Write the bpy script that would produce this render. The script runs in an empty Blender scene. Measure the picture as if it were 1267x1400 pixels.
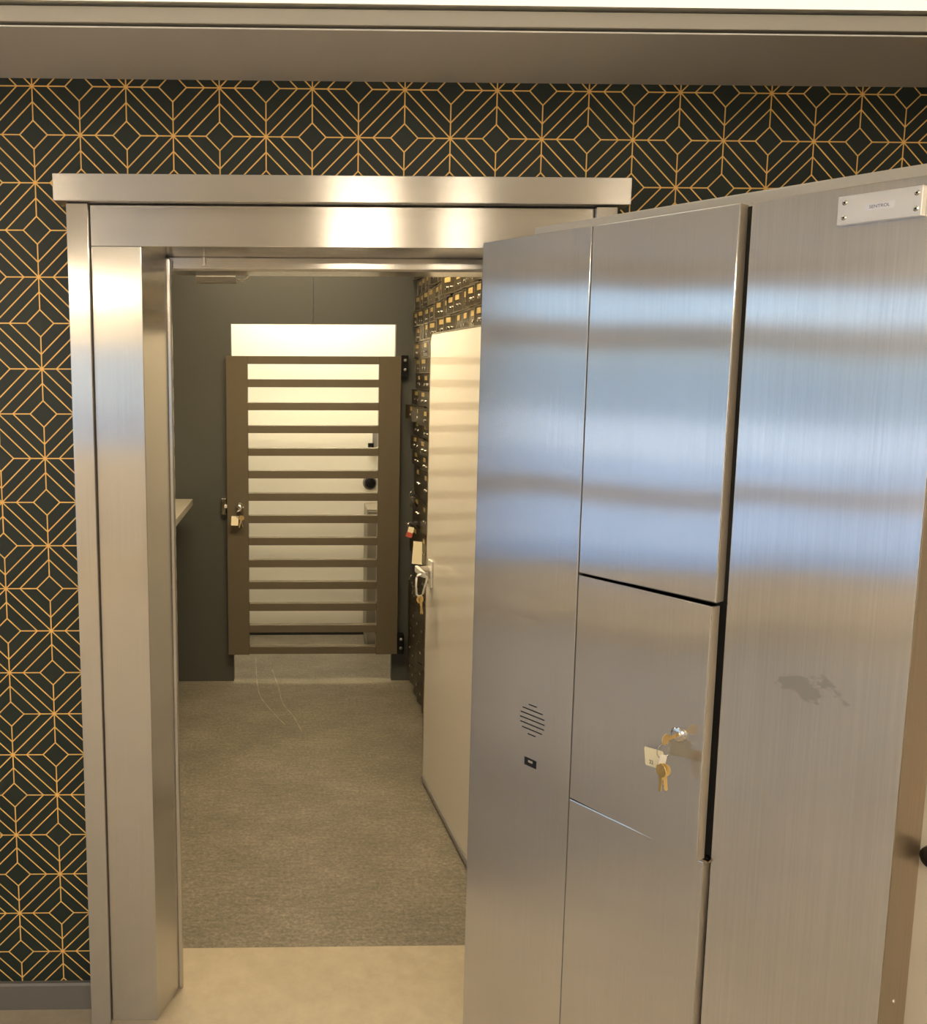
import bpy, bmesh, math, random
from mathutils import Vector, Matrix
random.seed(7)
S = bpy.context.scene
COL = S.collection
PI = math.pi

# ------------------------------------------------------------------ camera
# position, yaw, pitch and roll solved from the wallpaper lattice; the picture is a crop, hence the shift
F, CX, CY = 1200.0, 433.03, 660.03
YAW, PIT, ROL = 0.0212, -0.1260, -0.0032
CAM = Vector((0.0, -2.1048, 1.637))
cy_, sy_, cp_, sp_ = math.cos(YAW), math.sin(YAW), math.cos(PIT), math.sin(PIT)
fw = Vector((sy_*cp_, cy_*cp_, sp_)); rt = Vector((cy_, -sy_, 0)); dn = fw.cross(rt)
cr_, sr_ = math.cos(ROL), math.sin(ROL)
r2 = rt*cr_ + dn*sr_; d2 = dn*cr_ - rt*sr_
cd = bpy.data.cameras.new('camera'); cam = bpy.data.objects.new('camera', cd); COL.objects.link(cam)
M = Matrix.Identity(4)
for i in range(3):
    M[i][0] = r2[i]; M[i][1] = -d2[i]; M[i][2] = -fw[i]; M[i][3] = CAM[i]
cam.matrix_world = M
cd.sensor_fit = 'HORIZONTAL'; cd.sensor_width = 36; cd.lens = F/1267*36
cd.shift_x = (633.5-CX)/1267; cd.shift_y = -(700-CY)/1267
cd.clip_start = .02
S.camera = cam

# ------------------------------------------------------------------ world, lights, exposure
W = bpy.data.worlds.new('sky'); S.world = W; W.use_nodes = True
wn = W.node_tree; bg = wn.nodes['Background']
# clear blue sky, paler towards the horizon
tcw = wn.nodes.new('ShaderNodeTexCoord'); sxyz = wn.nodes.new('ShaderNodeSeparateXYZ'); rmp = wn.nodes.new('ShaderNodeValToRGB')
wn.links.new(tcw.outputs['Generated'], sxyz.inputs[0]); wn.links.new(sxyz.outputs[2], rmp.inputs[0]); wn.links.new(rmp.outputs[0], bg.inputs[0])
rmp.color_ramp.elements[0].position = 0.0; rmp.color_ramp.elements[0].color = (.62, .80, 1.0, 1)
rmp.color_ramp.elements[1].position = .6; rmp.color_ramp.elements[1].color = (.28, .50, .90, 1)
bg.inputs[1].default_value = 1.8
sun = bpy.data.objects.new('sun', bpy.data.lights.new('sun', 'SUN')); COL.objects.link(sun)
sun.data.energy = 3.2; sun.data.color = (1.0, .93, .84); sun.data.angle = .01; sun.rotation_euler = (0, math.radians(48), math.radians(15))
WARM = (1.0, .84, .635); VAULT = (1.0, .79, .48)
LOBBY_LAMP, VAULT_LAMP, CLOSET_LAMP, COVE = 52.0, 37.0, 38.0, 1.02
S.view_settings.view_transform = 'Standard'; S.view_settings.look = 'None'
S.view_settings.exposure = 0.13; S.view_settings.gamma = 1.0
S.view_settings.use_curve_mapping = False

# ------------------------------------------------------------------ material helpers
def N(nt, typ, **kw):
    n = nt.nodes.new(typ)
    for k, v in kw.items(): setattr(n, k, v)
    return n
def mat(name, col, rough=.5, metal=0.0, spec=.5, coat=0.0, emit=None, es=0.0):
    m = bpy.data.materials.new(name); m.use_nodes = True
    b = m.node_tree.nodes['Principled BSDF']
    b.inputs['Base Color'].default_value = (*col, 1); b.inputs['Roughness'].default_value = rough
    b.inputs['Metallic'].default_value = metal; b.inputs['Specular IOR Level'].default_value = spec
    b.inputs['Coat Weight'].default_value = coat; b.inputs['Coat Roughness'].default_value = .03
    if emit: b.inputs['Emission Color'].default_value = (*emit, 1); b.inputs['Emission Strength'].default_value = es
    return m
def coords(nt, scale=(1, 1, 1), out='Object'):
    tc = N(nt, 'ShaderNodeTexCoord'); mp = N(nt, 'ShaderNodeMapping'); mp.inputs['Scale'].default_value = scale
    nt.links.new(tc.outputs[out], mp.inputs[0]); return mp.outputs[0]
def noise(nt, vec, scale=5, detail=4, rough=.6):
    n = N(nt, 'ShaderNodeTexNoise'); n.inputs['Scale'].default_value = scale
    n.inputs['Detail'].default_value = detail; n.inputs['Roughness'].default_value = rough
    nt.links.new(vec, n.inputs['Vector']); return n.outputs[0]
def ramp(nt, fac, stops):
    r = N(nt, 'ShaderNodeValToRGB'); e = r.color_ramp.elements
    while len(e) < len(stops): e.new(.5)
    for el, (p, c) in zip(e, stops): el.position = p; el.color = (*c, 1) if len(c) == 3 else c
    nt.links.new(fac, r.inputs[0]); return r.outputs[0]
def bump(nt, h, strength, dist, prev=None):
    b = N(nt, 'ShaderNodeBump'); b.inputs['Strength'].default_value = strength; b.inputs['Distance'].default_value = dist
    nt.links.new(h, b.inputs['Height'])
    if prev: nt.links.new(prev, b.inputs['Normal'])
    return b.outputs[0]
def fmath(nt, op, a, b=None, c=None):
    n = N(nt, 'ShaderNodeMath', operation=op)
    for i, v in enumerate((a, b, c)):
        if v is None: continue
        if isinstance(v, (int, float)): n.inputs[i].default_value = v
        else: nt.links.new(v, n.inputs[i])
    return n.outputs[0]

def steel(name, grain='v', col=(.60, .585, .56), rough=.19, aniso=.95, wave=.0, smudge=.06, seed=0):
    """brushed stainless steel; grain 'v' = vertical brush lines, 'h' = horizontal ones"""
    m = mat(name, col, rough, .84); nt = m.node_tree; b = nt.nodes['Principled BSDF']
    b.inputs['Anisotropic'].default_value = aniso
    g = N(nt, 'ShaderNodeNewGeometry'); c = N(nt, 'ShaderNodeVectorMath', operation='CROSS_PRODUCT')
    if grain == 'v': c.inputs[0].default_value = (0, 0, 1); sc = (90, 90, .9)
    else: c.inputs[0].default_value = (1, .02, 0); sc = (.9, 90, 90)
    nt.links.new(g.outputs['True Normal'], c.inputs[1]); nt.links.new(c.outputs[0], b.inputs['Tangent'])
    st = noise(nt, coords(nt, sc), 4, 3, .6)
    v = coords(nt, (1, 1, .7)); v2 = N(nt, 'ShaderNodeVectorMath', operation='ADD'); v2.inputs[1].default_value = (seed*3.1, seed, seed*1.7)
    nt.links.new(v, v2.inputs[0])
    bl = noise(nt, v2.outputs[0], 4, 2, .5)
    mx = fmath(nt, 'ADD', fmath(nt, 'MULTIPLY', st, .5), fmath(nt, 'MULTIPLY', bl, .5))
    k = smudge
    cc = ramp(nt, mx, [(.3, tuple(x*(1-k) for x in col)), (.7, tuple(min(1, x*(1+k)) for x in col))])
    nt.links.new(cc, b.inputs['Base Color'])
    rr = N(nt, 'ShaderNodeMapRange'); nt.links.new(bl, rr.inputs[0])
    rr.inputs[1].default_value = .3; rr.inputs[2].default_value = .75
    rr.inputs[3].default_value = rough*.92; rr.inputs[4].default_value = rough*1.12
    nb = bump(nt, st, .04, .0006)
    if wave:
        wv = noise(nt, v2.outputs[0], 1.6, 1, .4); nb = bump(nt, wv, 1.0, wave, nb)
    nt.links.new(nb, b.inputs['Normal'])
    return m
def speck(name, c0, c1, scale, rough, bmp=.1, dist=.002, stretch=(1, 1, 1), spec=.5, c2=None):
    m = mat(name, c0, rough, spec=spec); nt = m.node_tree; b = nt.nodes['Principled BSDF']
    v = coords(nt, stretch)
    a = noise(nt, v, scale, 8, .72); l = noise(nt, v, scale*.09, 4, .55)
    f = fmath(nt, 'ADD', fmath(nt, 'MULTIPLY', a, .6), fmath(nt, 'MULTIPLY', l, .4))
    stops = [(.36, c0), (.62, c1)]
    if c2: stops.append((.72, c2))
    nt.links.new(ramp(nt, f, stops), b.inputs['Base Color'])
    nt.links.new(bump(nt, a, bmp, dist), b.inputs['Normal'])
    return m

PER = .2125; SX, SZ = -.6060, 2.2786          # wallpaper period and the place of one star
def wallpaper():
    m = mat('wallpaper', (.013, .024, .020), .42, spec=.35); nt = m.node_tree; b = nt.nodes['Principled BSDF']
    tc = N(nt, 'ShaderNodeTexCoord'); sp = N(nt, 'ShaderNodeSeparateXYZ'); nt.links.new(tc.outputs['Object'], sp.inputs[0])
    def fold(o, off):
        t = fmath(nt, 'MULTIPLY', fmath(nt, 'SUBTRACT', o, off), 1/PER)
        return fmath(nt, 'PINGPONG', t, .5)
    u, v = fold(sp.outputs[0], SX), fold(sp.outputs[2], SZ)
    a, bb = fmath(nt, 'MAXIMUM', u, v), fmath(nt, 'MINIMUM', u, v)
    q = fmath(nt, 'SUBTRACT', a, bb)
    r = .7071
    d = fmath(nt, 'MULTIPLY', q, r)
    for off in (.16, .352):
        d = fmath(nt, 'MINIMUM', d, fmath(nt, 'MULTIPLY', fmath(nt, 'ABSOLUTE', fmath(nt, 'SUBTRACT', q, off)), r))
    ax = fmath(nt, 'MINIMUM', bb, fmath(nt, 'SUBTRACT', .5, a))
    ax = fmath(nt, 'ADD', ax, fmath(nt, 'GREATER_THAN', q, .352))
    d = fmath(nt, 'MINIMUM', d, ax)
    line = fmath(nt, 'LESS_THAN', d, .0068)
    # small knot in the middle of every star
    st = fmath(nt, 'LESS_THAN', fmath(nt, 'MINIMUM', fmath(nt, 'ADD', a, bb), fmath(nt, 'SUBTRACT', 1.0, fmath(nt, 'ADD', a, bb))), .028)
    line = fmath(nt, 'MAXIMUM', line, st)
    nz = noise(nt, coords(nt), 3, 5, .6)
    base = ramp(nt, nz, [(.3, (.008, .016, .014)), (.7, (.013, .024, .020))])
    mx = N(nt, 'ShaderNodeMix', data_type='RGBA'); nt.links.new(line, mx.inputs[0])
    nt.links.new(base, mx.inputs[6]); mx.inputs[7].default_value = (.85, .53, .17, 1)
    nt.links.new(mx.outputs[2], b.inputs['Base Color'])
    nt.links.new(fmath(nt, 'MULTIPLY', line, .25), b.inputs['Metallic'])
    return m

MT = dict(
    steel_v=steel('brushed_steel_vertical', 'v', seed=1, wave=.0006),
    steel_h=steel('brushed_steel_horizontal', 'h', rough=.21, seed=2, smudge=.04),
    door1=steel('door_steel_narrow', 'v', (.63, .62, .61), .155, wave=.010, smudge=.08, seed=3),
    door2=steel('door_steel_cover', 'v', (.64, .63, .62), .15, wave=.012, smudge=.07, seed=5),
    door3=steel('door_steel_wide', 'v', (.65, .64, .63), .155, wave=.012, smudge=.10, seed=8),
    edge=steel('door_steel_edge_shaded', 'v', (.44, .36, .26), .30, .8, smudge=.16, seed=4),  # same door steel, browned for the dark surroundings it mirrors
    slab=mat('pale_door_plate', (.56, .53, .47), .5, .3),
    satin=mat('lit_steel_edge', (.60, .54, .45), .45, .6),  # tan matte steel that makes the cover sides look lit
    chrome=mat('polished_metal', (.78, .76, .72), .18, 1.0),
    alu=mat('machined_aluminium', (.86, .84, .80), .35, .55),
    black=mat('black_gap_shade', (.004, .004, .004), .7),  # black colour stands in for the shade inside gaps, slots and holes
    blackp=mat('black_plastic', (.008, .008, .008), .22),
    brass=mat('brass', (.74, .55, .24), .30, .8),
    brassp=mat('brass_number_plate', (.60, .45, .19), .35, .6),
    white=mat('white_paint', (.80, .77, .68), .55),
    leaf=mat('white_gloss_laminate', (.60, .555, .49), .03, spec=.85),
    dark=mat('dark_grey_wall_paint', (.060, .061, .054), .38, spec=.5),
    brown=mat('bronze_gate_paint', (.105, .086, .058), .22, 0, spec=.6),
    box=mat('dark_bronze_box_front', (.060, .048, .030), .36, .55),
    box_glare=mat('glare_bronze_box_front', (.22, .18, .125), .30, .65),  # reflected glare put into the colour of some box fronts
    rail=mat('satin_box_divider', (.42, .36, .27), .30, .9),
    grey=mat('grey_laminate', (.30, .275, .23), .45),
    base=mat('grey_baseboard', (.125, .120, .112), .45),
    soffit=mat('grey_soffit_paint', (.66, .63, .58), .55),
    fascia=mat('grey_fascia_paint', (.36, .33, .28), .38),
    cream=mat('cream_ceiling_paint', (.86, .82, .70), .7),
    card=mat('cream_card', (.82, .74, .52), .55),
    red=mat('red_tag', (.50, .09, .06), .4),
    ink=mat('black_ink', (.02, .02, .02), .6),
    greyink=mat('grey_print', (.12, .13, .20), .6),
    label=mat('pale_printed_label', (.85, .85, .90), .5),
    tan=mat('lobby_wall_paint', (.72, .66, .57), .7),
    scuff=mat('pale_floor_scuff', (.34, .30, .23), .6),
    umber=mat('dark_brown_wall_paint', (.10, .07, .04), .6),
    mullion=mat('window_frame_metal', (.26, .25, .24), .5, .3),
    wframe=mat('pale_window_frame', (.55, .53, .54), .5),
    paper=wallpaper(),
    cgrey=mat('grey_cabinet_paint', (.24, .215, .17), .5),
)
MT['conc'] = speck('warm_concrete', (.33, .280, .205), (.42, .36, .268), 14, .5, .03, .001, c2=(.50, .44, .34))
def vault_floor():
    m = mat('worn_grey_floor', (.15, .13, .1), .42); nt = m.node_tree; b = nt.nodes['Principled BSDF']
    a = noise(nt, coords(nt, (1, 1.15, 1)), 80, 6, .8)
    c = noise(nt, coords(nt, (.5, 2.2, 1)), 30, 4, .7)
    l = noise(nt, coords(nt, (.8, 1.2, 1)), 4.0, 5, .6)
    f = fmath(nt, 'ADD', fmath(nt, 'ADD', fmath(nt, 'MULTIPLY', a, .60), fmath(nt, 'MULTIPLY', c, .20)), fmath(nt, 'MULTIPLY', l, .20))
    col = ramp(nt, f, [(.36, (.060, .053, .041)), (.50, (.160, .140, .108)), (.60, (.255, .227, .178)), (.68, (.48, .44, .36))])
    nt.links.new(col, b.inputs['Base Color'])
    nt.links.new(bump(nt, a, .1, .0015), b.inputs['Normal'])
    return m
MT['vfloor'] = vault_floor()
glass = bpy.data.materials.new('window_glass'); glass.use_nodes = True
gn = glass.node_tree; gn.nodes.clear()
_o = N(gn, 'ShaderNodeOutputMaterial'); _t = N(gn, 'ShaderNodeBsdfTransparent'); _g = N(gn, 'ShaderNodeBsdfGlossy'); _m = N(gn, 'ShaderNodeMixShader')
_t.inputs[0].default_value = (.9, .94, .95, 1); _g.inputs[1].default_value = .02; _m.inputs[0].default_value = .06
gn.links.new(_t.outputs[0], _m.inputs[1]); gn.links.new(_g.outputs[0], _m.inputs[2]); gn.links.new(_m.outputs[0], _o.inputs[0])
MT['glass'] = glass
def emis(name, col, s):
    return mat(name, (.8, .8, .8), .5, emit=col, es=s)
MT['lamp'] = emis('lobby_lamp_glow', WARM, LOBBY_LAMP)
MT['cove'] = emis('cove_strip_glow', (1.0, .90, .70), COVE)
MT['vlamp'] = emis('vault_lamp_glow', VAULT, VAULT_LAMP)
MT['clamp'] = emis('closet_lamp_glow', (1.0, .86, .62), CLOSET_LAMP)

def add_smudge(m, cx, cz, rx, rz, seed):
    """a dried hand smear on the steel: an irregular patch of duller metal"""
    nt = m.node_tree; b = nt.nodes['Principled BSDF']; old = b.inputs['Base Color'].links[0].from_socket
    tc = N(nt, 'ShaderNodeTexCoord'); sp = N(nt, 'ShaderNodeSeparateXYZ'); nt.links.new(tc.outputs['Object'], sp.inputs[0])
    dx = fmath(nt, 'MULTIPLY', fmath(nt, 'SUBTRACT', sp.outputs[0], cx), 1/rx)
    dz = fmath(nt, 'MULTIPLY', fmath(nt, 'SUBTRACT', sp.outputs[2], cz), 1/rz)
    e = fmath(nt, 'ADD', fmath(nt, 'MULTIPLY', dx, dx), fmath(nt, 'MULTIPLY', dz, dz))
    nz = noise(nt, coords(nt, (1, 1, 1.6)), seed, 3, .6)
    f = fmath(nt, 'ADD', e, fmath(nt, 'MULTIPLY', fmath(nt, 'SUBTRACT', nz, .45), 7.0))
    k = N(nt, 'ShaderNodeMapRange'); nt.links.new(f, k.inputs[0]); k.inputs[1].default_value = .9; k.inputs[2].default_value = .5; k.inputs[3].default_value = 0; k.inputs[4].default_value = 1
    mx = N(nt, 'ShaderNodeMix', data_type='RGBA'); nt.links.new(fmath(nt, 'MULTIPLY', k.outputs[0], fmath(nt, 'LESS_THAN', e, 1.6)), mx.inputs[0])
    nt.links.new(old, mx.inputs[6]); mx.inputs[7].default_value = (.50, .49, .48, 1)
    nt.links.new(mx.outputs[2], b.inputs['Base Color'])
add_smudge(MT['door3'], .712, 1.147, .055, .022, 34)

# ------------------------------------------------------------------ mesh helpers
class MB:
    def __init__(s): s.bm = bmesh.new()
    def box(s, x0, x1, y0, y1, z0, z1):
        v = [s.bm.verts.new((x, y, z)) for z in (z0, z1) for y in (y0, y1) for x in (x0, x1)]
        for f in ((0, 2, 3, 1), (4, 5, 7, 6), (0, 1, 5, 4), (2, 6, 7, 3), (0, 4, 6, 2), (1, 3, 7, 5)):
            s.bm.faces.new([v[i] for i in f])
        return s
    def prism(s, poly, lo, hi, axis='z'):
        def P(a, b, t):
            return {'z': (a, b, t), 'x': (t, a, b), 'y': (a, t, b)}[axis]
        A = [s.bm.verts.new(P(a, b, lo)) for a, b in poly]; B = [s.bm.verts.new(P(a, b, hi)) for a, b in poly]
        n = len(poly); s.bm.faces.new(A[::-1]); s.bm.faces.new(B)
        for i in range(n): s.bm.faces.new((A[i], A[(i+1) % n], B[(i+1) % n], B[i]))
        bmesh.ops.recalc_face_normals(s.bm, faces=s.bm.faces[:]); return s
    def lathe(s, prof, c=(0, 0, 0), axis=(0, 0, 1), seg=20):
        ax = Vector(axis).normalized(); u = ax.orthogonal().normalized(); w = ax.cross(u); c = Vector(c)
        rings = []
        for r, h in prof:
            rings.append([s.bm.verts.new(c + ax*h + (u*math.cos(2*PI*k/seg) + w*math.sin(2*PI*k/seg))*max(r, 1e-5)) for k in range(seg)])
        for A, B in zip(rings, rings[1:]):
            for k in range(seg): s.bm.faces.new((A[k], A[(k+1) % seg], B[(k+1) % seg], B[k]))
        s.bm.faces.new(rings[0][::-1]); s.bm.faces.new(rings[-1])
        bmesh.ops.recalc_face_normals(s.bm, faces=s.bm.faces[:]); return s
    def tube(s, pts, r, seg=8, closed=False):
        pts = [Vector(p) for p in pts]; n = len(pts); rings = []
        for i, p in enumerate(pts):
            a = pts[i-1] if (i > 0 or closed) else p; b = pts[(i+1) % n] if (i < n-1 or closed) else p
            t = (b-a).normalized(); ref = Vector((.13, .29, .95)) if abs(t.z) < .9 else Vector((1, .1, 0))
            u = t.cross(ref).normalized(); w = t.cross(u)
            rings.append([s.bm.verts.new(p + (u*math.cos(2*PI*k/seg) + w*math.sin(2*PI*k/seg))*r) for k in range(seg)])
        pr = list(zip(rings, rings[1:])) + ([(rings[-1], rings[0])] if closed else [])
        for A, B in pr:
            for k in range(seg): s.bm.faces.new((A[k], A[(k+1) % seg], B[(k+1) % seg], B[k]))
        if not closed: s.bm.faces.new(rings[0][::-1]); s.bm.faces.new(rings[-1])
        bmesh.ops.recalc_face_normals(s.bm, faces=s.bm.faces[:]); return s
    def mesh(s, name, m, smooth=False):
        me = bpy.data.meshes.new(name); s.bm.to_mesh(me); s.bm.free()
        me.materials.append(MT[m] if isinstance(m, str) else m)
        if smooth:
            for p in me.polygons: p.use_smooth = True
        return me
    def build(s, name, m, parent=None, bevel=0, smooth=False, seg=2):
        o = bpy.data.objects.new(name, s.mesh(name, m, smooth)); COL.objects.link(o); o.parent = parent
        if bevel:
            b = o.modifiers.new('bevel', 'BEVEL'); b.width = bevel; b.segments = seg; b.limit_method = 'ANGLE'
        return o
def empty(name, loc=(0, 0, 0), rz=0.0, rot=None):
    o = bpy.data.objects.new(name, None); o.location = loc; o.rotation_euler = rot or (0, 0, rz); o.empty_display_size = .05
    COL.objects.link(o); return o
def tag(o, label, cat, group=None):
    o['label'] = label; o['category'] = cat
    if group: o['group'] = group
    return o
def struct(o, label=None, cat=None):
    o['kind'] = 'structure'
    if label: o['label'] = label
    if cat: o['category'] = cat
    return o
def place(name, me, parent, loc, rz=0.0, rot=None):
    o = bpy.data.objects.new(name, me); COL.objects.link(o); o.parent = parent; o.location = loc
    o.rotation_euler = rot or (0, 0, rz); return o
def text(name, body, size, m, parent, loc, rot, depth=.0003):
    c = bpy.data.curves.new(name, 'FONT'); c.body = body; c.size = size; c.extrude = depth; c.align_x = 'CENTER'; c.align_y = 'CENTER'
    t = bpy.data.objects.new(name+'_curve', c); COL.objects.link(t)
    bpy.context.view_layer.update()
    me = bpy.data.meshes.new_from_object(t.evaluated_get(bpy.context.evaluated_depsgraph_get()))
    bpy.data.objects.remove(t); me.materials.clear(); me.materials.append(MT[m])
    return place(name, me, parent, loc, rot=rot)

# ------------------------------------------------------------------ setting: lobby
ZC = 2.340; XL, XR, YB = -3.70, 3.2, -5.6
struct(MB().box(XL, XR, YB, .225, -.12, 0).build('floor', 'conc'), 'warm tan concrete lobby floor running into the vault doorway', 'floor')
struct(MB().box(XL, -1.52, .225, 2.6, -.12, 0).build('floor_side', 'conc'), 'tan concrete floor beside the vault', 'floor')
struct(MB().box(XL-.1, XR, YB, .2, ZC, ZC+.1).box(XL-.1, -1.52, .2, 2.6, ZC, ZC+.1).build('ceiling', 'cream'), 'cream ceiling above the grey soffit', 'ceiling')
w = MB()
w.box(-1.5, -.465, 0, .2, 0, ZC).box(.668, XR, 0, .2, 0, ZC).box(-.465, .668, 0, .2, 1.999, ZC)
struct(w.build('wall_front', 'paper'), 'dark green wallpaper wall with gold geometric lines', 'wall')
struct(MB().box(XL, -2.5, YB-.1, YB, 0, ZC).box(-.95, XR, YB-.1, YB, 0, ZC).box(-2.5, -.95, YB-.1, YB, 0, .95).box(-2.5, -.95, YB-.1, YB, 1.9, ZC).build('wall_rear', 'tan'), 'tan lobby wall behind the viewer', 'wall')
struct(MB().box(XR, XR+.1, YB, .2, 0, ZC).build('wall_right', 'umber'), 'dark brown lobby wall on the hinge side', 'wall')
struct(MB().box(XL, -1.52, 2.6, 2.7, 0, ZC).build('wall_far', 'tan'), 'tan lobby wall past the vault', 'wall')
struct(MB().box(-1.52, -1.5, .0, 2.6, 0, ZC).build('wall_side', 'tan'), 'tan outer wall of the vault', 'wall')
# soffit along the wallpapered wall with its fascia
struct(MB().box(-1.5, XR, -.302, 0, 2.2955, 2.2985).build('ceiling_soffit', 'soffit'), 'grey painted soffit above the wallpaper', 'soffit')
struct(MB().box(-1.5, XR, -.290, -.001, 2.299, ZC-.0005).build('shadow_gap_backing', 'black'), 'black backing painting the shadow gaps beside the soffit trim', 'trim')  # black body put in for the shade inside the trim gaps
t = MB()
t.prism([(-.2905, 2.3030), (-.308, 2.3030), (-.308, 2.3325), (-.2905, 2.3325)], -1.5, XR, 'x')
struct(t.build('trim_1', 'fascia', bevel=.0015), 'grey metal trim along the soffit edge', 'trim')
# baseboards
b = MB().prism([(-.0005, 0), (-.013, 0), (-.013, .066), (-.010, .072), (-.0005, .072)], -1.5, -.522, 'x')
struct(b.build('baseboard_left', 'base'), 'grey rubber baseboard under the wallpaper', 'baseboard')
b = MB().prism([(-.0005, 0), (-.013, 0), (-.013, .066), (-.010, .072), (-.0005, .072)], .727, XR, 'x')
struct(b.build('baseboard_right', 'base'), 'grey rubber baseboard behind the vault door', 'baseboard')

# window wall on the daylight side of the lobby, out of the frame but mirrored in the steel
wl = MB()
wl.box(XL-.12, XL, YB, -4.6, 0, ZC).box(XL-.12, XL, 2.3, 2.7, 0, ZC)
wl.box(XL-.12, XL, -4.6, 2.3, 2.235, ZC).box(XL-.12, XL, -4.6, 2.3, 0, .30)
struct(wl.build('wall_left', 'tan'), 'lobby wall holding the shop windows', 'wall')
win = struct(empty('window_1', (XL-.06, -1.15, .3)), 'wide shop window with transom and grey frame', 'window')
mu = MB()
mu.box(-.04, .04, -3.45, 3.45, 1.80-.3, 1.965-.3).box(-.04, .04, -3.45, 3.45, .80-.3, .92-.3)
mu.box(-.03, .03, -3.45, 3.45, 0, .05).box(-.03, .03, -3.45, 3.45, 1.885, 1.935)
mu.build('window_frame', 'wframe', win)
for k in range(6):
    yy = -3.43+k*1.372
    MB().box(-.035, .035, yy-.03, yy+.03, 0, 1.935).build('mullion', 'mullion', win)
for k in range(5):
    yy = -3.43+k*1.372
    for z0, z1 in ((.05, .5), (.62, 1.50), (1.665, 1.885)):
        MB().box(-.003, .003, yy+.03, yy+1.342, z0, z1).build('pane', 'glass', win)
win2 = struct(empty('window_2', (-1.725, YB-.05, .95)), 'small lobby window in the wall behind the viewer', 'window')
MB().box(-.775, .775, -.03, .03, 0, .04).box(-.775, .775, -.03, .03, .91, .95).box(-.775, -.735, -.03, .03, .04, .91).box(.735, .775, -.03, .03, .04, .91).build('window_frame', 'wframe', win2)
MB().box(-.735, .735, -.003, .003, .04, .91).build('pane', 'glass', win2)
# outdoors seen through it
struct(MB().box(-60, XL-.12, -40, 40, -.3, -.05).box(XL-.12, 20, -40, YB-.1, -.3, -.05).build('ground', mat('pale_paving', (.60, .61, .63), .8)), 'pale paving outside the lobby window', 'ground')
gw = tag(MB().box(-17.6, -17.4, -20, 18, -.05, .75).build('reflection_wall', mat('white_masonry', (.8, .8, .8), .8)), 'unseen low white wall added outside the lobby window for a bright reflected band', 'wall')  # added to give the door steel its bright mirrored band
hb = empty('roadside_building', (-20, -1, -.05)); tag(hb, 'low grey building across the street outside the lobby window', 'building')
MB().box(-4, 0, -18, 18, 0, 2.55).build('wall', mat('grey_blue_facade', (.50, .56, .55), .8), hb)
MB().box(-4.2, .25, -18.3, 18.3, 2.55, 2.75).build('roof', mat('dark_roof_edge', (.12, .12, .13), .8), hb)
for k in range(9):
    MB().box(.001, .03, -16.5+k*4, -14+k*4, .7, 1.9).build('window', mat('shop_glass', (.35, .42, .48), .15) if k == 0 else bpy.data.materials['shop_glass'], hb)

# lobby lamps, most of them added as unseen fill: drums hung a hand below the ceiling, glowing up and down
def drum(x, y, r, label):
    o = empty('ceiling_light', (x, y, ZC-.0005)); tag(o, label, 'light', 'warm lobby drum lights')
    MB().lathe([(r, -.10), (r, -.06)], (0, 0, 0), (0, 0, 1), 32).build('diffuser', 'lamp', o)
    MB().lathe([(.035, -.012), (.035, 0)], (0, 0, 0), (0, 0, 1), 20).build('canopy', 'alu', o)
    MB().lathe([(.008, -.06), (.008, -.012)], (0, 0, 0), (0, 0, 1), 12).build('rod', 'alu', o)
for (x, y, r_) in ((.32, -2.60, .17), (.82, -2.62, .09), (-2.3, -4.6, .2), (-2.6, 1.5, .2), (-2.7, -3.7, .2), (2.5, -4.9, .2), (-2.1, -5.3, .2)):  # all but the first two are unseen lamps added to brighten the lobby
    drum(x, y, r_, 'warm unseen drum light put below the lobby ceiling')
cv = tag(empty('light_strip', (.8, -.47, ZC-.0005)), 'long cream luminous ceiling strip along the soffit trim', 'light')
MB().box(-2.2, 2.35, -.15, .145, -.004, -.0005).build('diffuser', 'cove', cv)
MB().box(-2.2, 2.35, -.165, -.1502, -.006, 0).build('frame', 'cream', cv)
def panel(x, y, sx, sy, z, m, label, name='ceiling_light', group=None):
    o = empty(name, (x, y, z)); tag(o, label, 'light', group)
    f = MB(); e = .018
    f.box(-sx, sx, -sy, -sy+e, -.012, 0).box(-sx, sx, sy-e, sy, -.012, 0).box(-sx, -sx+e, -sy+e, sy-e, -.012, 0).box(sx-e, sx, -sy+e, sy-e, -.012, 0)
    f.build('frame', 'alu', o)
    MB().box(-sx+e, sx-e, -sy+e, sy-e, -.006, -.001).build('diffuser', m, o)
    return o
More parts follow.
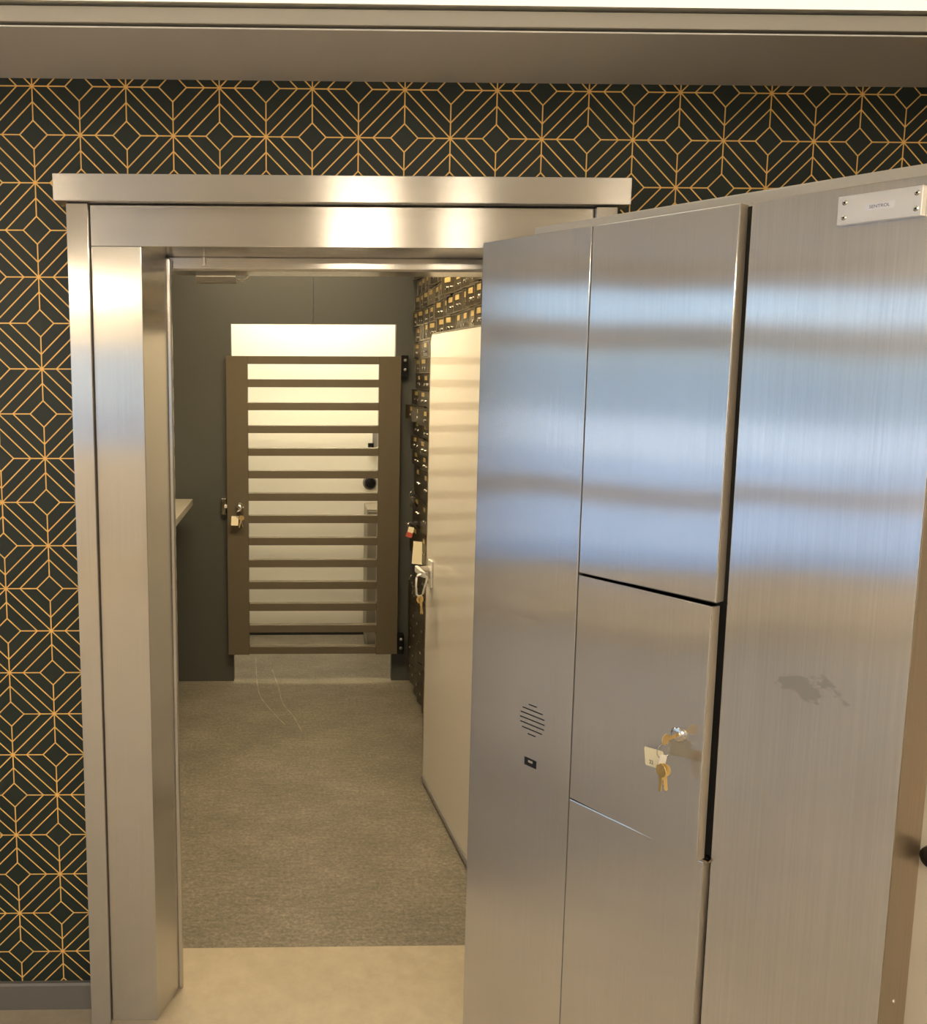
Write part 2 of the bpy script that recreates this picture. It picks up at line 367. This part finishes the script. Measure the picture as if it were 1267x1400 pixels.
# ------------------------------------------------------------------ setting: vault and the room beyond
SCUFFS = [[(-0.245, 2.802), (-0.219, 2.399), (-0.187, 2.166), (-0.113, 1.95), (-0.059, 1.818)], [(-0.145, 2.591), (-0.104, 2.317), (-0.076, 2.089), (-0.021, 1.915), (0.017, 1.74)]]
VC = 2.46; XVL, XVR = -1.0, .97
YD = 2.41
fv = struct(MB().box(XVL-.1, XVR+.1, .225, YD+.9, -.12, 0).build('floor_vault', 'vfloor'), 'worn grey speckled floor inside the vault', 'floor')
def ribbon(pts, w):
    b = MB(); P = []
    for i in range(len(pts)-1):          # Catmull-Rom through the points
        p0, p1, p2, p3 = (Vector(pts[max(0, min(len(pts)-1, i+k))]) for k in (-1, 0, 1, 2))
        for j in range(6):
            t = j/6; P.append(.5*((2*p1)+(p2-p0)*t+(2*p0-5*p1+4*p2-p3)*t*t+(3*p1-p0-3*p2+p3)*t**3))
    P.append(Vector(pts[-1])); rows = []
    for i, p in enumerate(P):
        d = (P[min(i+1, len(P)-1)]-P[max(i-1, 0)]).normalized(); n = Vector((-d.y, d.x))*w*(.6+.4*math.sin(i*2.1))
        rows.append((b.bm.verts.new((p.x+n.x, p.y+n.y, .0006)), b.bm.verts.new((p.x-n.x, p.y-n.y, .0006))))
    for A, B in zip(rows, rows[1:]): b.bm.faces.new((A[0], B[0], B[1], A[1]))
    bmesh.ops.recalc_face_normals(b.bm, faces=b.bm.faces[:]); return b
for pts in SCUFFS: ribbon(pts, .0032).build('scuff_mark', 'scuff', fv)
struct(MB().box(XVL-.1, XVL, .2, YD, 0, VC).build('wall_vault_left', 'dark'), 'dark grey vault wall behind the shelf', 'wall')
struct(MB().box(XVR, XVR+.1, .2, YD, 0, VC).build('wall_vault_right', 'dark'), 'dark grey vault wall behind the deposit boxes', 'wall')
struct(MB().box(XVL-.1, XVR+.1, .2, YD+.9, VC, VC+.1).build('ceiling_vault', 'cream'), 'vault ceiling', 'ceiling')
p = MB()
OL, OR, OT = -.342, .496, 1.876
p.box(XVL, OL, YD, YD+.05, 0, VC).box(OR, XVR, YD, YD+.05, 0, VC)
wb = struct(p.build('wall_partition', 'dark'), 'dark grey partition wall around the gated opening', 'wall')
MB().box(OL, .0745, YD, YD+.05, OT, VC).build('panel', 'dark', wb)
MB().box(.0760, OR, YD, YD+.05, OT, VC).build('panel', 'dark', wb)
MB().box(.06, .09, YD+.0505, YD+.056, OT, VC).build('light_leak_backing', 'dark', wb)  # added behind the panels to block light through their seam
YW = 3.24
struct(MB().box(XVL-.1, XVR+.1, YW, YW+.1, .035, VC).build('wall_back', 'white'), 'white wall of the room beyond the gate', 'wall')
struct(MB().box(XVL-.1, XVL, YD+.05, YW, 0, VC).build('wall_back_left', 'white'), 'white side wall beyond the gate', 'wall')
struct(MB().box(XVR, XVR+.1, YD+.05, YW, 0, VC).build('wall_back_right', 'white'), 'white side wall beyond the gate, cabinet side', 'wall')
struct(MB().box(XVL, XVR, YW-.006, YW, 0, .035).build('gap_strip_back', 'black'), 'thin black strip painting the dark gap below the white wall', 'baseboard')  # black strip painted in for the dark gap under the wall
panel(-.05, 1.15, .6, .22, VC-.0005, 'vlamp', 'warm light panel in the vault ceiling')
panel(0.08, 2.80, .45, .16, VC-.0005, 'clamp', 'bright light panel in the white room beyond the gate')

# ------------------------------------------------------------------ vault door frame
fr = tag(empty('vault_door_frame', (.1, -.05, 0)), 'brushed stainless steel vault door frame around the opening', 'door frame')
def fpart(mb, name, m, bevel=.0015):
    o = mb.build(name, m, fr, bevel); o.location = -Vector(fr.location); return o
XM = .1015                              # mirror line of the frame
def mir(poly): return [(2*XM-x, y) for x, y in poly][::-1]
fpart(MB().box(-.544, .747, -.085, -.0005, 2.011, 2.070), 'top_cap', 'steel_h')
trimp = [(-.520, -.0005), (-.520, -.070), (-.472, -.070), (-.472, -.0005)]
fpart(MB().prism(trimp, 0, 2.009), 'side_trim', 'steel_v')
fpart(MB().prism(mir(trimp), 0, 2.009), 'side_trim', 'steel_v')
jp = [(-.4705, .2), (-.4705, -.055), (-.357, -.055), (-.3175, .056), (-.345, .09), (-.345, .2)]
fpart(MB().prism(jp, 0, 1.9165), 'jamb', 'steel_v')
fpart(MB().prism(mir(jp), 0, 1.9165), 'jamb', 'steel_v')
sp = [(-.3170, .0575), (-.3100, .0575), (-.3065, .061), (-.3065, .070), (-.3400, .096), (-.3448, .1985), (-.3448, .0915)]
fpart(MB().prism(sp, 0, 1.905), 'door_stop', 'steel_v')
fpart(MB().prism(mir(sp), 0, 1.905), 'door_stop', 'steel_v')
fpart(MB().prism([(-.055, 2.008), (-.055, 1.917), (.056, 1.912), (.2, 1.912), (.2, 2.008)], -.4705, 2*XM+.4705, 'x'), 'header', 'steel_h')
fpart(MB().prism([(.085, 1.9115), (.085, 1.885), (.090, 1.880), (.20, 1.880), (.20, 1.9115)], -.344, 2*XM+.344, 'x'), 'header_stop', 'steel_h')
# sensor on the header stop, with its clip and cable
sn = tag(empty('alarm_sensor', (-.212, .235, 1.872)), 'small grey alarm sensor box under the steel door header', 'sensor')
MB().box(-.052, .052, -.030, .012, -.008, .008).build('housing', 'grey', sn, bevel=.002)
MB().tube([(.050, .0, .002), (.065, 0, .0), (.078, .0, .004), (.084, .0, .012)], .0025).build('cable', 'grey', sn, smooth=True)
cl = tag(MB().box(-.004, .004, -.004, .004, -.022, .0).build('latch_pin', 'chrome', bevel=.001), 'small steel latch pin hanging below the door header', 'pin')
cl.location = (-.2285, .078, 1.912)

# ------------------------------------------------------------------ the vault door, swung open
# local frame: x along the door from its hinge edge, y = out of the inner face, z up
DA = math.radians(-55)
DH = Vector((.38658, -.22474, 0))
vd = tag(empty('vault_door', DH, DA), 'thick brushed stainless steel vault door swung open', 'vault door')
vd.rotation_euler = (0, 0, DA)
# inner normal = (-.819,-.574) which is local -y for this rotation; so out of the face = -y
def dpart(mb, name, m, bevel=.0012, parent=vd): return mb.build(name, m, parent, bevel)
T = .022; ZT = 1.906; ZB = .05
SG = 30
def sheet(x0, x1, z0, z1, th=T):
    """panel with its front face at y=0 and thickness behind it"""
    return MB().box(x0, x1, 0, th, z0, z1)
MB().box(.004, .836, T+.0005, .113, ZB+.004, ZT-.004).build('body', 'black', vd)
dpart(sheet(0, .2715, ZB, ZT, .112), 'side_panel', 'door1')
dpart(MB().box(.2730, .5525, 0, T, 1.2515, ZT), 'cover_panel', 'door2', .002)
dpart(MB().box(.2730, .558, 0, T, ZB, .789), 'cover_panel', 'door2', .002)
dpart(MB().box(.5660, .840, .010, .1125, ZB, ZT), 'side_panel', 'door3')
dpart(MB().box(.5527, .5534, .001, T, 1.2525, ZT-.001), 'lit_edge_strip', 'satin', 0)  # strip added so the cover's steel side looks lit
dpart(MB().box(.5582, .5588, .001, T, ZB+.001, .788), 'lit_edge_strip', 'satin', 0)
dpart(MB().box(.8402, .8412, .011, .1125, ZB, ZT), 'side_skin', 'edge', 0)
dpart(MB().box(.039, .945, .1135, .20, .03, 1.943), 'slab', 'slab', .003)
# shelf lip under the small compartment door
lip = MB().box(.545, .566, .0015, .03, .789, .793); lip.build('lip', 'edge', vd)
MB().lathe([(.0022, 0), (.0022, .0008)], (.558, .010, .793), (0, 0, 1), 10).build('screw_hole', 'black', vd)
# compartment door ajar on its hinge beside the narrow panel
cdoor = MB().box(0, .2805, 0, T, 0, .456).build('compartment_door', 'door2', vd, .002)
AJ = math.radians(-2.6)
cdoor.location = (.2732, 0, .7915); cdoor.rotation_euler = (0, 0, AJ)
MB().box(.2807, .2813, .001, T-.001, .001, .455).build('lit_edge_strip', 'satin', cdoor)
cdoor['label'] = 'small steel compartment door standing slightly ajar'
MB().box(.262, .268, T, T+.02, .17, .245).build('latch', 'mullion', cdoor, .001)
lk = MB().lathe([(.0135, 0), (.0135, .004), (.0115, .0065), (.008, .0075), (.008, .010)], (.233, 0, .216), (0, -1, 0), 24).build('lock_cylinder', 'chrome', cdoor)
lk['label'] = 'round chrome lock cylinder'
# sound vent of seven slots and the latch port below it, their inner shade painted black
vent = empty('sound_vent'); vent.parent = vd; vent.location = (.1735, 0, .919)
for k, hw in enumerate((.010, .026, .031, .032, .031, .026, .010)):
    MB().box(-hw, hw, -.0006, .002, (3-k)*.0106-.0011, (3-k)*.0106+.0011).build('slot', 'black', vent)
pt = MB().box(-.0155, .0155, -.0006, .002, -.0085, .0085).build('latch_port', 'black', vd); pt.location = (.1725, 0, .8265)
MB().box(-.005, .007, -.0016, -.0006, .000, .0052).build('latch_tongue', 'chrome', pt)
# magnetic contact block near the top
cb = MB().box(-.056, .053, -.014, 0, -.0205, .0205).build('contact_block', 'alu', vd, .0012)
cb.location = (.757, .0096, 1.871); cb['label'] = 'bright aluminium contact block with four screws'
for sx in (-1, 1):
    for sz in (-1, 1):
        sc = MB().lathe([(.0036, 0), (.0036, .001), (.002, .0022)], (sx*.046, -.014, sz*.0105), (0, -1, 0), 14).build('screw', 'chrome', cb)
        MB().lathe([(.0016, 0), (.0016, .0003)], (sx*.046, -.0161, sz*.0105), (0, -1, 0), 6).build('socket', 'black', sc)
MB().box(-.019, .019, -.0144, -.0139, -.0048, .0048).build('maker_label', 'label', cb)
text('lettering', 'SENTROL', .0062, 'greyink', cb, (0, -.0146, 0), (PI/2, 0, 0), .0001)
# bolt, bumper and screw on the free side
MB().lathe([(.018, 0), (.018, .012), (.013, .020), (.004, .023)], (.862, .1135, .905), (0, -1, 0), 24).build('bumper', 'blackp', vd, smooth=True)
MB().lathe([(.0035, 0), (.003, .0018)], (.8412, .062, .675), (1, 0, 0), 14).build('screw', 'chrome', vd)
# hinge knuckles joining the slab to the frame
for z in (.35, 1.0, 1.62):
    MB().lathe([(.022, 0), (.022, .16)], (.100, .222, z), (0, 0, 1), 20).build('hinge', 'steel_v', vd)

# keys in the compartment lock
def key_mesh(name, m, L=.030, r=.011):
    k = MB(); n = 18
    ring = [(r*math.cos(2*PI*i/n + PI/2)*.95, r*math.sin(2*PI*i/n + PI/2)) for i in range(n)]
    k.prism([(x, z) for x, z in ring], -.0009, .0009, 'y')
    bl = [(-.0036, -r*.8), (.0036, -r*.8), (.0036, -r-L*.9), (.0015, -r-L), (-.0012, -r-L*.95), (-.0030, -r-L*.8), (-.0020, -r-L*.65), (-.0034, -r-L*.5), (-.0022, -r-L*.35), (-.0036, -r-L*.2)]
    k.prism(bl[::-1], -.0008, .0008, 'y')
    return k.mesh(name, m)
def loop(name, r, rad, m): 
    return MB().tube([(r*math.cos(2*PI*i/24), 0, r*math.sin(2*PI*i/24)) for i in range(24)], rad, 6, True).mesh(name, m, True)
def tagcard(w, h, m, t=.0006):
    c = .002
    return MB().prism([(-w+c, -h), (w-c, -h), (w, -h+c), (w, h-c), (w-c, h), (-w+c, h), (-w, h-c), (-w, -h+c)], -t, t, 'y').mesh('paper_tag', m)
bpy.context.view_layer.update()
lockw = cdoor.matrix_world @ Vector((.233, -.010, .216))
ks = tag(empty('key_set', lockw, DA), 'brass key and cream paper tag hanging in the compartment door lock', 'keys')
kb = key_mesh('key', 'brass', .022, .0105)
k1 = place('key', kb, ks, (0, -.030, 0), rot=(-PI/2, PI/2*0+.0, 0)); k1.rotation_euler = (PI/2, 0, 0); k1.rotation_euler = Matrix(((0, 1, 0), (0, 0, -1), (-1, 0, 0))).to_euler()
place('key_ring', loop('key_ring', .013, .0007, 'chrome'), ks, (-.001, -.034, -.020), 1.25)
tc_ = place('paper_tag', tagcard(.0205, .0165, 'card'), ks, (-.021, -.028, -.042), rot=(.0, -.14, -.15))
text('lettering', '22', .0095, 'ink', tc_, (-.0065, -.0009, -.0085), (PI/2, 0, 0), .0001)
place('paper_tag', tagcard(.006, .010, 'white'), ks, (.0, -.036, -.036), rot=(0, .15, 1.0))
place('key', key_mesh('key', 'brass', .026, .0120), ks, (.002, -.042, -.052), rot=(0, .02, -.25))
place('key', key_mesh('key', 'brass', .026, .0115), ks, (.004, -.036, -.052), rot=(0, -.12, .5))

# ------------------------------------------------------------------ day gate in the partition opening
YG = 2.36
gate = tag(empty('day_gate', (.073, YG, .16)), 'bronze painted steel slatted gate in front of the white room', 'gate')
def gpart(mb, name, m='brown', bevel=.002):
    o = mb.build(name, m, gate, bevel); o.location = -Vector(gate.location); return o
GL0, GL1, GR0, GR1 = -.366, -.256, .408, .520
gpart(MB().box(GL0, GL1, YG, YG+.045, .160, 1.714), 'stile')
gpart(MB().box(GR0, GR1, YG, YG+.045, .160, 1.714), 'stile')
for k in range(14):
    z = 1.714 - k*(1.714-.203)/13
    gpart(MB().box(GL1, GR0, YG+.003, YG+.041, z-.040, z), 'bar')
for z in (1.66, .205):
    h = gpart(MB().box(GR1+.0005, GR1+.036, YG+.004, YG+.049, z-.045, z+.06), 'hinge', 'blackp')
    for dz in (-.012, .035):
        MB().lathe([(.008, 0), (.008, .003), (.003, .006)], (GR1+.020, YG+.004, z+dz), (0, -1, 0), 12).build('bolt', 'mullion', h, smooth=True)
lc = gpart(MB().lathe([(.024, 0), (.024, .006), (.017, .016), (.015, .028), (.008, .030)], (-.302, YG, .944), (0, -1, 0), 22), 'lock_cylinder', 'chrome')
lc['label'] = 'round chrome lock cylinder'
sk = tag(empty('strike_plate', (-.383, YD-.0005, .945)), 'small chrome strike plate on the dark wall beside the gate lock', 'strike plate')
MB().box(-.014, .012, -.030, 0, -.042, .042).build('plate', 'chrome', sk, .003)
MB().box(.002, .018, -.042, -.028, -.006, .010).build('latch', 'alu', sk, .002)
gk = tag(empty('gate_keys', (-.302, YG-.034, .935)), 'small key bunch with pale tag hanging from the gate lock', 'keys')
place('key_ring', loop('key_ring', .018, .0016, 'chrome'), gk, (0, -.002, -.022), .5)
place('paper_tag', tagcard(.018, .024, 'card', .001), gk, (-.022, -.004, -.055), rot=(0, .05, .1))
for q, an in enumerate((-.25, .3)):
    place('key', key_mesh('key', 'chrome' if q == 0 else 'brass', .040, .013), gk, (.006+.008*q, -.006*q, -.040), rot=(0, an, .2))

# ------------------------------------------------------------------ white room: door hardware and grey cabinet
kn = tag(empty('combination_dial', (.440, YW, .962)), 'round black combination dial on the white wall beyond the gate', 'dial')
MB().lathe([(.045, 0), (.045, .006), (.040, .010)], (0, 0, 0), (0, -1, 0), 28).build('dial_ring', 'mullion', kn, smooth=False)
MB().lathe([(.036, .010), (.036, .030), (.030, .040), (.010, .043)], (0, 0, 0), (0, -1, 0), 28).build('dial_knob', 'blackp', kn)
bk = tag(empty('wall_latch', (.468, YW, 1.215)), 'small dark latch on the white wall above the black dial', 'latch')
MB().box(-.016, .020, -.030, 0, -.06, .06).build('case', 'mullion', bk, .003)
MB().box(-.045, -.010, -.038, -.018, -.035, -.008).build('thumb_turn', 'blackp', bk, .003)
cab = tag(empty('steel_cabinet', (.62, 3.10, 0)), 'low grey steel cabinet against the white wall beyond the gate', 'cabinet')
MB().box(-.215, .28, -.12, .135, .02, .835).build('body', 'cgrey', cab, .004)
MB().box(-.212, .277, -.128, -.1205, .04, .825).build('door', 'cgrey', cab, .003)
MB().box(-.150, -.140, -.134, -.1285, .33, .47).build('pull', 'mullion', cab, .001)
MB().lathe([(.016, 0), (.016, .008), (.008, .012)], (-.13+.04, -.1285, .46), (0, -1, 0), 18).build('lock_cylinder', 'chrome', cab)
ck = tag(empty('cabinet_keys', (.62-.09, 3.10-.141, .452)), 'keys with a white tag hanging from the grey cabinet lock', 'keys')
place('key_ring', loop('key_ring', .014, .0013, 'chrome'), ck, (0, -.003, -.016), .4)
place('paper_tag', tagcard(.020, .026, 'white', .001), ck, (-.004, -.006, -.055), rot=(0, .25, .1))
place('key', key_mesh('key', 'chrome', .03, .011), ck, (.012, -.007, -.038), rot=(0, -.3, .1))

# ------------------------------------------------------------------ shelf on the left vault wall
sh = tag(empty('wall_shelf', (-.77, 1.6, .965)), 'grey laminate wall shelf on brackets inside the vault', 'shelf')
MB().box(-.229, .238, -.80, .69, .0, .033).build('board', 'grey', sh, .002)
for yy in (-.3, .42):
    MB().prism([(-.229, -.30), (-.205, -.30), (.120, -.075), (.160, -.045), (.160, -.0005), (-.229, -.0005)], yy-.018, yy+.018, 'y').build('bracket', 'dark', sh, .001)

MB().box(.165, .195, -.79, .60, -.048, -.0005).build('support_rail', 'dark', sh, .001)

# ------------------------------------------------------------------ glossy inner door leaf, folded back along the boxes
A = Vector((.585, .350, .012)); B = Vector((.498, 1.233, .012)); LD = (B-A); LW = LD.length; LA = math.atan2(LD.y, LD.x)
lf = tag(empty('inner_door', A, LA), 'glossy cream white inner door leaf folded open along the deposit boxes', 'door')
LH = 1.765; R_ = .028; TH = .018
# local x along the leaf; the visible face looks to +y (towards -X in the world)
outl = [(0, .022), (LW-.004, .022)] + [(LW-.004-R_+R_*math.cos(a), LH-R_+R_*math.sin(a)) for a in [k*PI/16 for k in range(9)]] + [(0, LH)]
MB().prism(outl, -TH, 0, 'y').build('panel', 'leaf', lf, .0015)
out2 = [(LW-.0035, .022), (LW, .022)] + [(LW-.004-R_+(R_+.004)*math.cos(a), LH-R_+(R_+.004)*math.sin(a)) for a in [k*PI/16 for k in range(9)]] + [(0, LH+.004), (0, LH+.0005)] + [(LW-.004-R_+(R_+.0005)*math.cos(a), LH-R_+(R_+.0005)*math.sin(a)) for a in [PI/2-k*PI/16 for k in range(9)]]
MB().prism(out2, -TH-.001, .0012, 'y').build('edge_band', 'rail', lf)
MB().box(0, LW, -TH-.002, .004, 0, .0215).build('bottom_rail', 'mullion', lf, .002)
lv = empty('lever_set'); lv.parent = lf; lv.location = (LW-.085, 0, .866)
MB().box(-.024, .024, .0, .010, -.052, .052).build('escutcheon', 'alu', lv, .003)
MB().lathe([(.013, .010), (.013, .052), (.011, .058)], (0, 0, .018), (0, 1, 0), 18).build('spindle', 'chrome', lv, smooth=False)
MB().prism([(.012, .050), (.012, .064), (-.075, .064), (-.095, .056), (-.098, .046), (-.088, .050), (-.072, .050)], .006, .030, 'z').build('lever', 'alu', lv, .003)
MB().lathe([(.010, .010), (.010, .016)], (0, 0, -.028), (0, 1, 0), 16).build('lock_cylinder', 'chrome', lv)
for z in (.2, .95, 1.6):
    MB().lathe([(.009, 0), (.009, .10)], (-.010, -.018, z), (0, 0, 1), 14).build('hinge', 'chrome', lf)
bpy.context.view_layer.update()
lev = lf.matrix_world @ Vector((LW-.085-.078, .058, .866+.004))
cbn = tag(empty('carabiner', lev, .15), 'pale metal carabiner with brass keys hanging from the lever handle', 'carabiner')
pts = [(-.020, 0, .0), (-.016, 0, .008), (-.004, 0, .012), (.010, 0, .010), (.018, 0, .002), (.019, 0, -.010), (.006, 0, -.062), (-.002, 0, -.070), (-.012, 0, -.070), (-.019, 0, -.062), (-.021, 0, -.03)]
MB().tube(pts, .0042, 8, True).build('clip', 'alu', cbn, smooth=True)
for q in range(3):
    place('key', key_mesh('key', 'brass', .044, .014), cbn, (-.006+.005*q, -.004+.004*q, -.082), rot=(0, -.18+.2*q, .7*q))

# ------------------------------------------------------------------ safe deposit boxes along the right vault wall
XB = .602; Y0, NC, PITCH = .468, 14, .1350
def box_door(w, h, m):
    d = MB().box(0, .012, .003, w-.003, .003, h-.003)
    return d.mesh('door', m)
def wire(me, wd=.002):
    return me
up_me = [box_door(PITCH, .0765, 'box'), box_door(PITCH, .0765, 'box_glare')]
md_me = box_door(PITCH*2, .15, 'box'); lo_me = box_door(PITCH, .102, 'box')
wd_me = box_door(PITCH*2, .0765, 'box'); plate_me = MB().box(-.002, 0, -.023, .023, -.0095, .0095).mesh('number_plate', 'brassp')
lock_me = MB().lathe([(.0068, 0), (.0068, .004), (.0035, .0055)], (0, 0, 0), (-1, 0, 0), 12).mesh('lock', 'chrome')
rim_up = MB().box(-.0015, 0, .003, PITCH-.003, .003, .0055).box(-.0015, 0, .003, PITCH-.003, .071, .0735).box(-.0015, 0, .003, .0055, .0055, .071).box(-.0015, 0, PITCH-.0055, PITCH-.003, .0055, .071).mesh('rim', 'rail')
def nest(name, label, c0, c1, z0, rows, rh, kind):
    y0, y1 = Y0+c0*PITCH, Y0+c1*PITCH; z1 = z0+rows*rh
    o = tag(empty(name, ((XB+XVR)/2, (y0+y1)/2, z0)), label, 'deposit boxes', 'safe deposit box nests')
    L = Vector(o.location)
    def add(me_or_mb, nm, m=None):
        q = me_or_mb.build(nm, m, o); q.location = -L; return q
    add(MB().box(XB+.0135, XVR-.002, y0+.0005, y1-.0005, z0+.0005, z1-.0005), 'body', 'black')
    for r in range(rows+1):
        z = z0+r*rh; hz = .0025
        add(MB().box(XB+.001, XB+.013, y0+.001, y1-.001, max(z-hz, z0+.0005), min(z+hz, z1-.0005)), 'divider', 'rail')
    step = 2 if kind in ('mid', 'wide') else 1
    for r in range(rows):
        for c in range(c0, c1, step):
            y = Y0+c*PITCH; z = z0+r*rh
            rim = random.random(); seen = (y > 1.20) or (z > 1.72)
            free = y > 1.25 or z > 1.78
            ang = 0.0
            if free:
                if kind == 'up': ang = random.choice((.02, .04, .10, .16, .22, .30))*random.uniform(.8, 1.1)
                elif kind == 'wide': ang = (.05, .09, .06, .24, .10, .05)[r] + random.uniform(-.02, .03)
                elif kind == 'low': ang = random.uniform(.20, .27)
                else: ang = random.choice((.03, .10, .05))
            if y+PITCH*step > 2.30: ang = min(ang, .22)
            if kind == 'up':
                pale = random.random() < .10 or (1.60 < z < 1.80 and y > 2.0)  # these fronts get the paler glare colour
                d = place('door', up_me[1 if pale else 0], o, Vector((XB, y, z))-L, ang)
                if seen:
                    place('rim', rim_up, d, (0, 0, 0))
                    place('number_plate', plate_me, d, (-.0002, .078, .056))
                    for yy in (.052, .084): place('lock', lock_me, d, (0, yy, .026))
            elif kind == 'wide':
                d = place('door', wd_me, o, Vector((XB, y, z))-L, ang)
                if seen:
                    place('number_plate', plate_me, d, (-.0002, .17, .056))
                    for yy in (.13, .19): place('lock', lock_me, d, (0, yy, .026))
            elif kind == 'mid':
                d = place('door', md_me, o, Vector((XB, y, z))-L, ang)
                if seen:
                    place('number_plate', plate_me, d, (-.0002, .15, .122))
                    for yy in (.12, .16): place('lock', lock_me, d, (0, yy, .065))
            else:
                d = place('door', lo_me, o, Vector((XB, y, z))-L, ang)
                if seen: place('lock', lock_me, d, (0, .085, .055))
    return o
nest('deposit_box_nest', 'upper nest of small dark deposit boxes beside the gate, brass plates, doors ajar', 6, 14, 1.629, 7, .0765, 'up')
nest('deposit_box_nest', 'nest of wide flat deposit boxes with brass plates beside the gate', 6, 14, 1.170, 6, .0765, 'wide')
nest('deposit_box_nest', 'row of small deposit boxes with brass plates right above the glossy white door', 0, 6, 1.782, 5, .0765, 'up')
nest('deposit_box_nest', 'upper nest of small deposit boxes hidden behind the glossy white door', 0, 6, 1.170, 8, .0765, 'up')
nest('deposit_box_nest', 'middle nest of large dark deposit boxes with keys hanging from their locks', 6, 14, .570, 4, .15, 'mid')
nest('deposit_box_nest', 'middle nest of large dark deposit boxes hidden behind the glossy white door', 0, 6, .570, 4, .15, 'mid')
nest('deposit_box_nest', 'lowest nest of dark deposit boxes with single round locks near the floor', 6, 14, .060, 5, .102, 'low')
nest('deposit_box_nest', 'lowest nest of dark deposit boxes behind the glossy white door', 0, 6, .060, 5, .102, 'low')
pl_ = tag(MB().box(XB+.03, XVR-.002, Y0, Y0+NC*PITCH, 0.0, .0595).build('box_plinth', 'dark'), 'dark recessed plinth under the deposit boxes', 'plinth')

# odds and ends hanging in the middle doors
rk = tag(empty('tagged_key', (.548, 2.10, .895)), 'key with a red and white tag hanging from a large deposit box', 'keys')
place('key', key_mesh('key', 'chrome', .04, .012), rk, (.022, 0, .012), rot=(0, PI/2, 0))
place('key_ring', loop('key_ring', .012, .0014, 'chrome'), rk, (-.006, 0, .0), .2)
place('paper_tag', tagcard(.014, .014, 'card', .001), rk, (.000, -.001, -.022), rot=(0, .2, 0))
place('paper_tag', tagcard(.015, .012, 'red', .001), rk, (-.008, -.004, -.046), rot=(0, .3, .0))
bk2 = tag(empty('key_bunch', (.556, 2.12, 1.045)), 'bunch of steel keys hanging from an upper large deposit box', 'keys')
place('key_ring', loop('key_ring', .016, .0014, 'chrome'), bk2, (0, 0, 0), .3)
for q, an in enumerate((-.5, .1, .5)): place('key', key_mesh('key', 'chrome', .04, .012), bk2, (.004*q, 0, -.018), rot=(0, an, .2))
cd2 = tag(MB().prism([(-.026, -.055), (.026, -.055), (.026, .055), (-.026, .055)], -.0012, .0012, 'y').build('paper_card', 'card'), 'cream paper card tucked into a large deposit box door', 'card')
cd2.location = (.574, 2.02, .775); cd2.rotation_euler = (0, .06, -.25)
bk3 = tag(empty('key_bunch', (.548, 1.98, .64)), 'pale keys on a ring hanging above the carabiner', 'keys')
place('key_ring', loop('key_ring', .018, .0016, 'chrome'), bk3, (0, 0, .02), .3)
for q, an in enumerate((-.3, .2)): place('key', key_mesh('key', 'chrome', .045, .013), bk3, (.006*q, 0, -.004), rot=(0, an, .2))
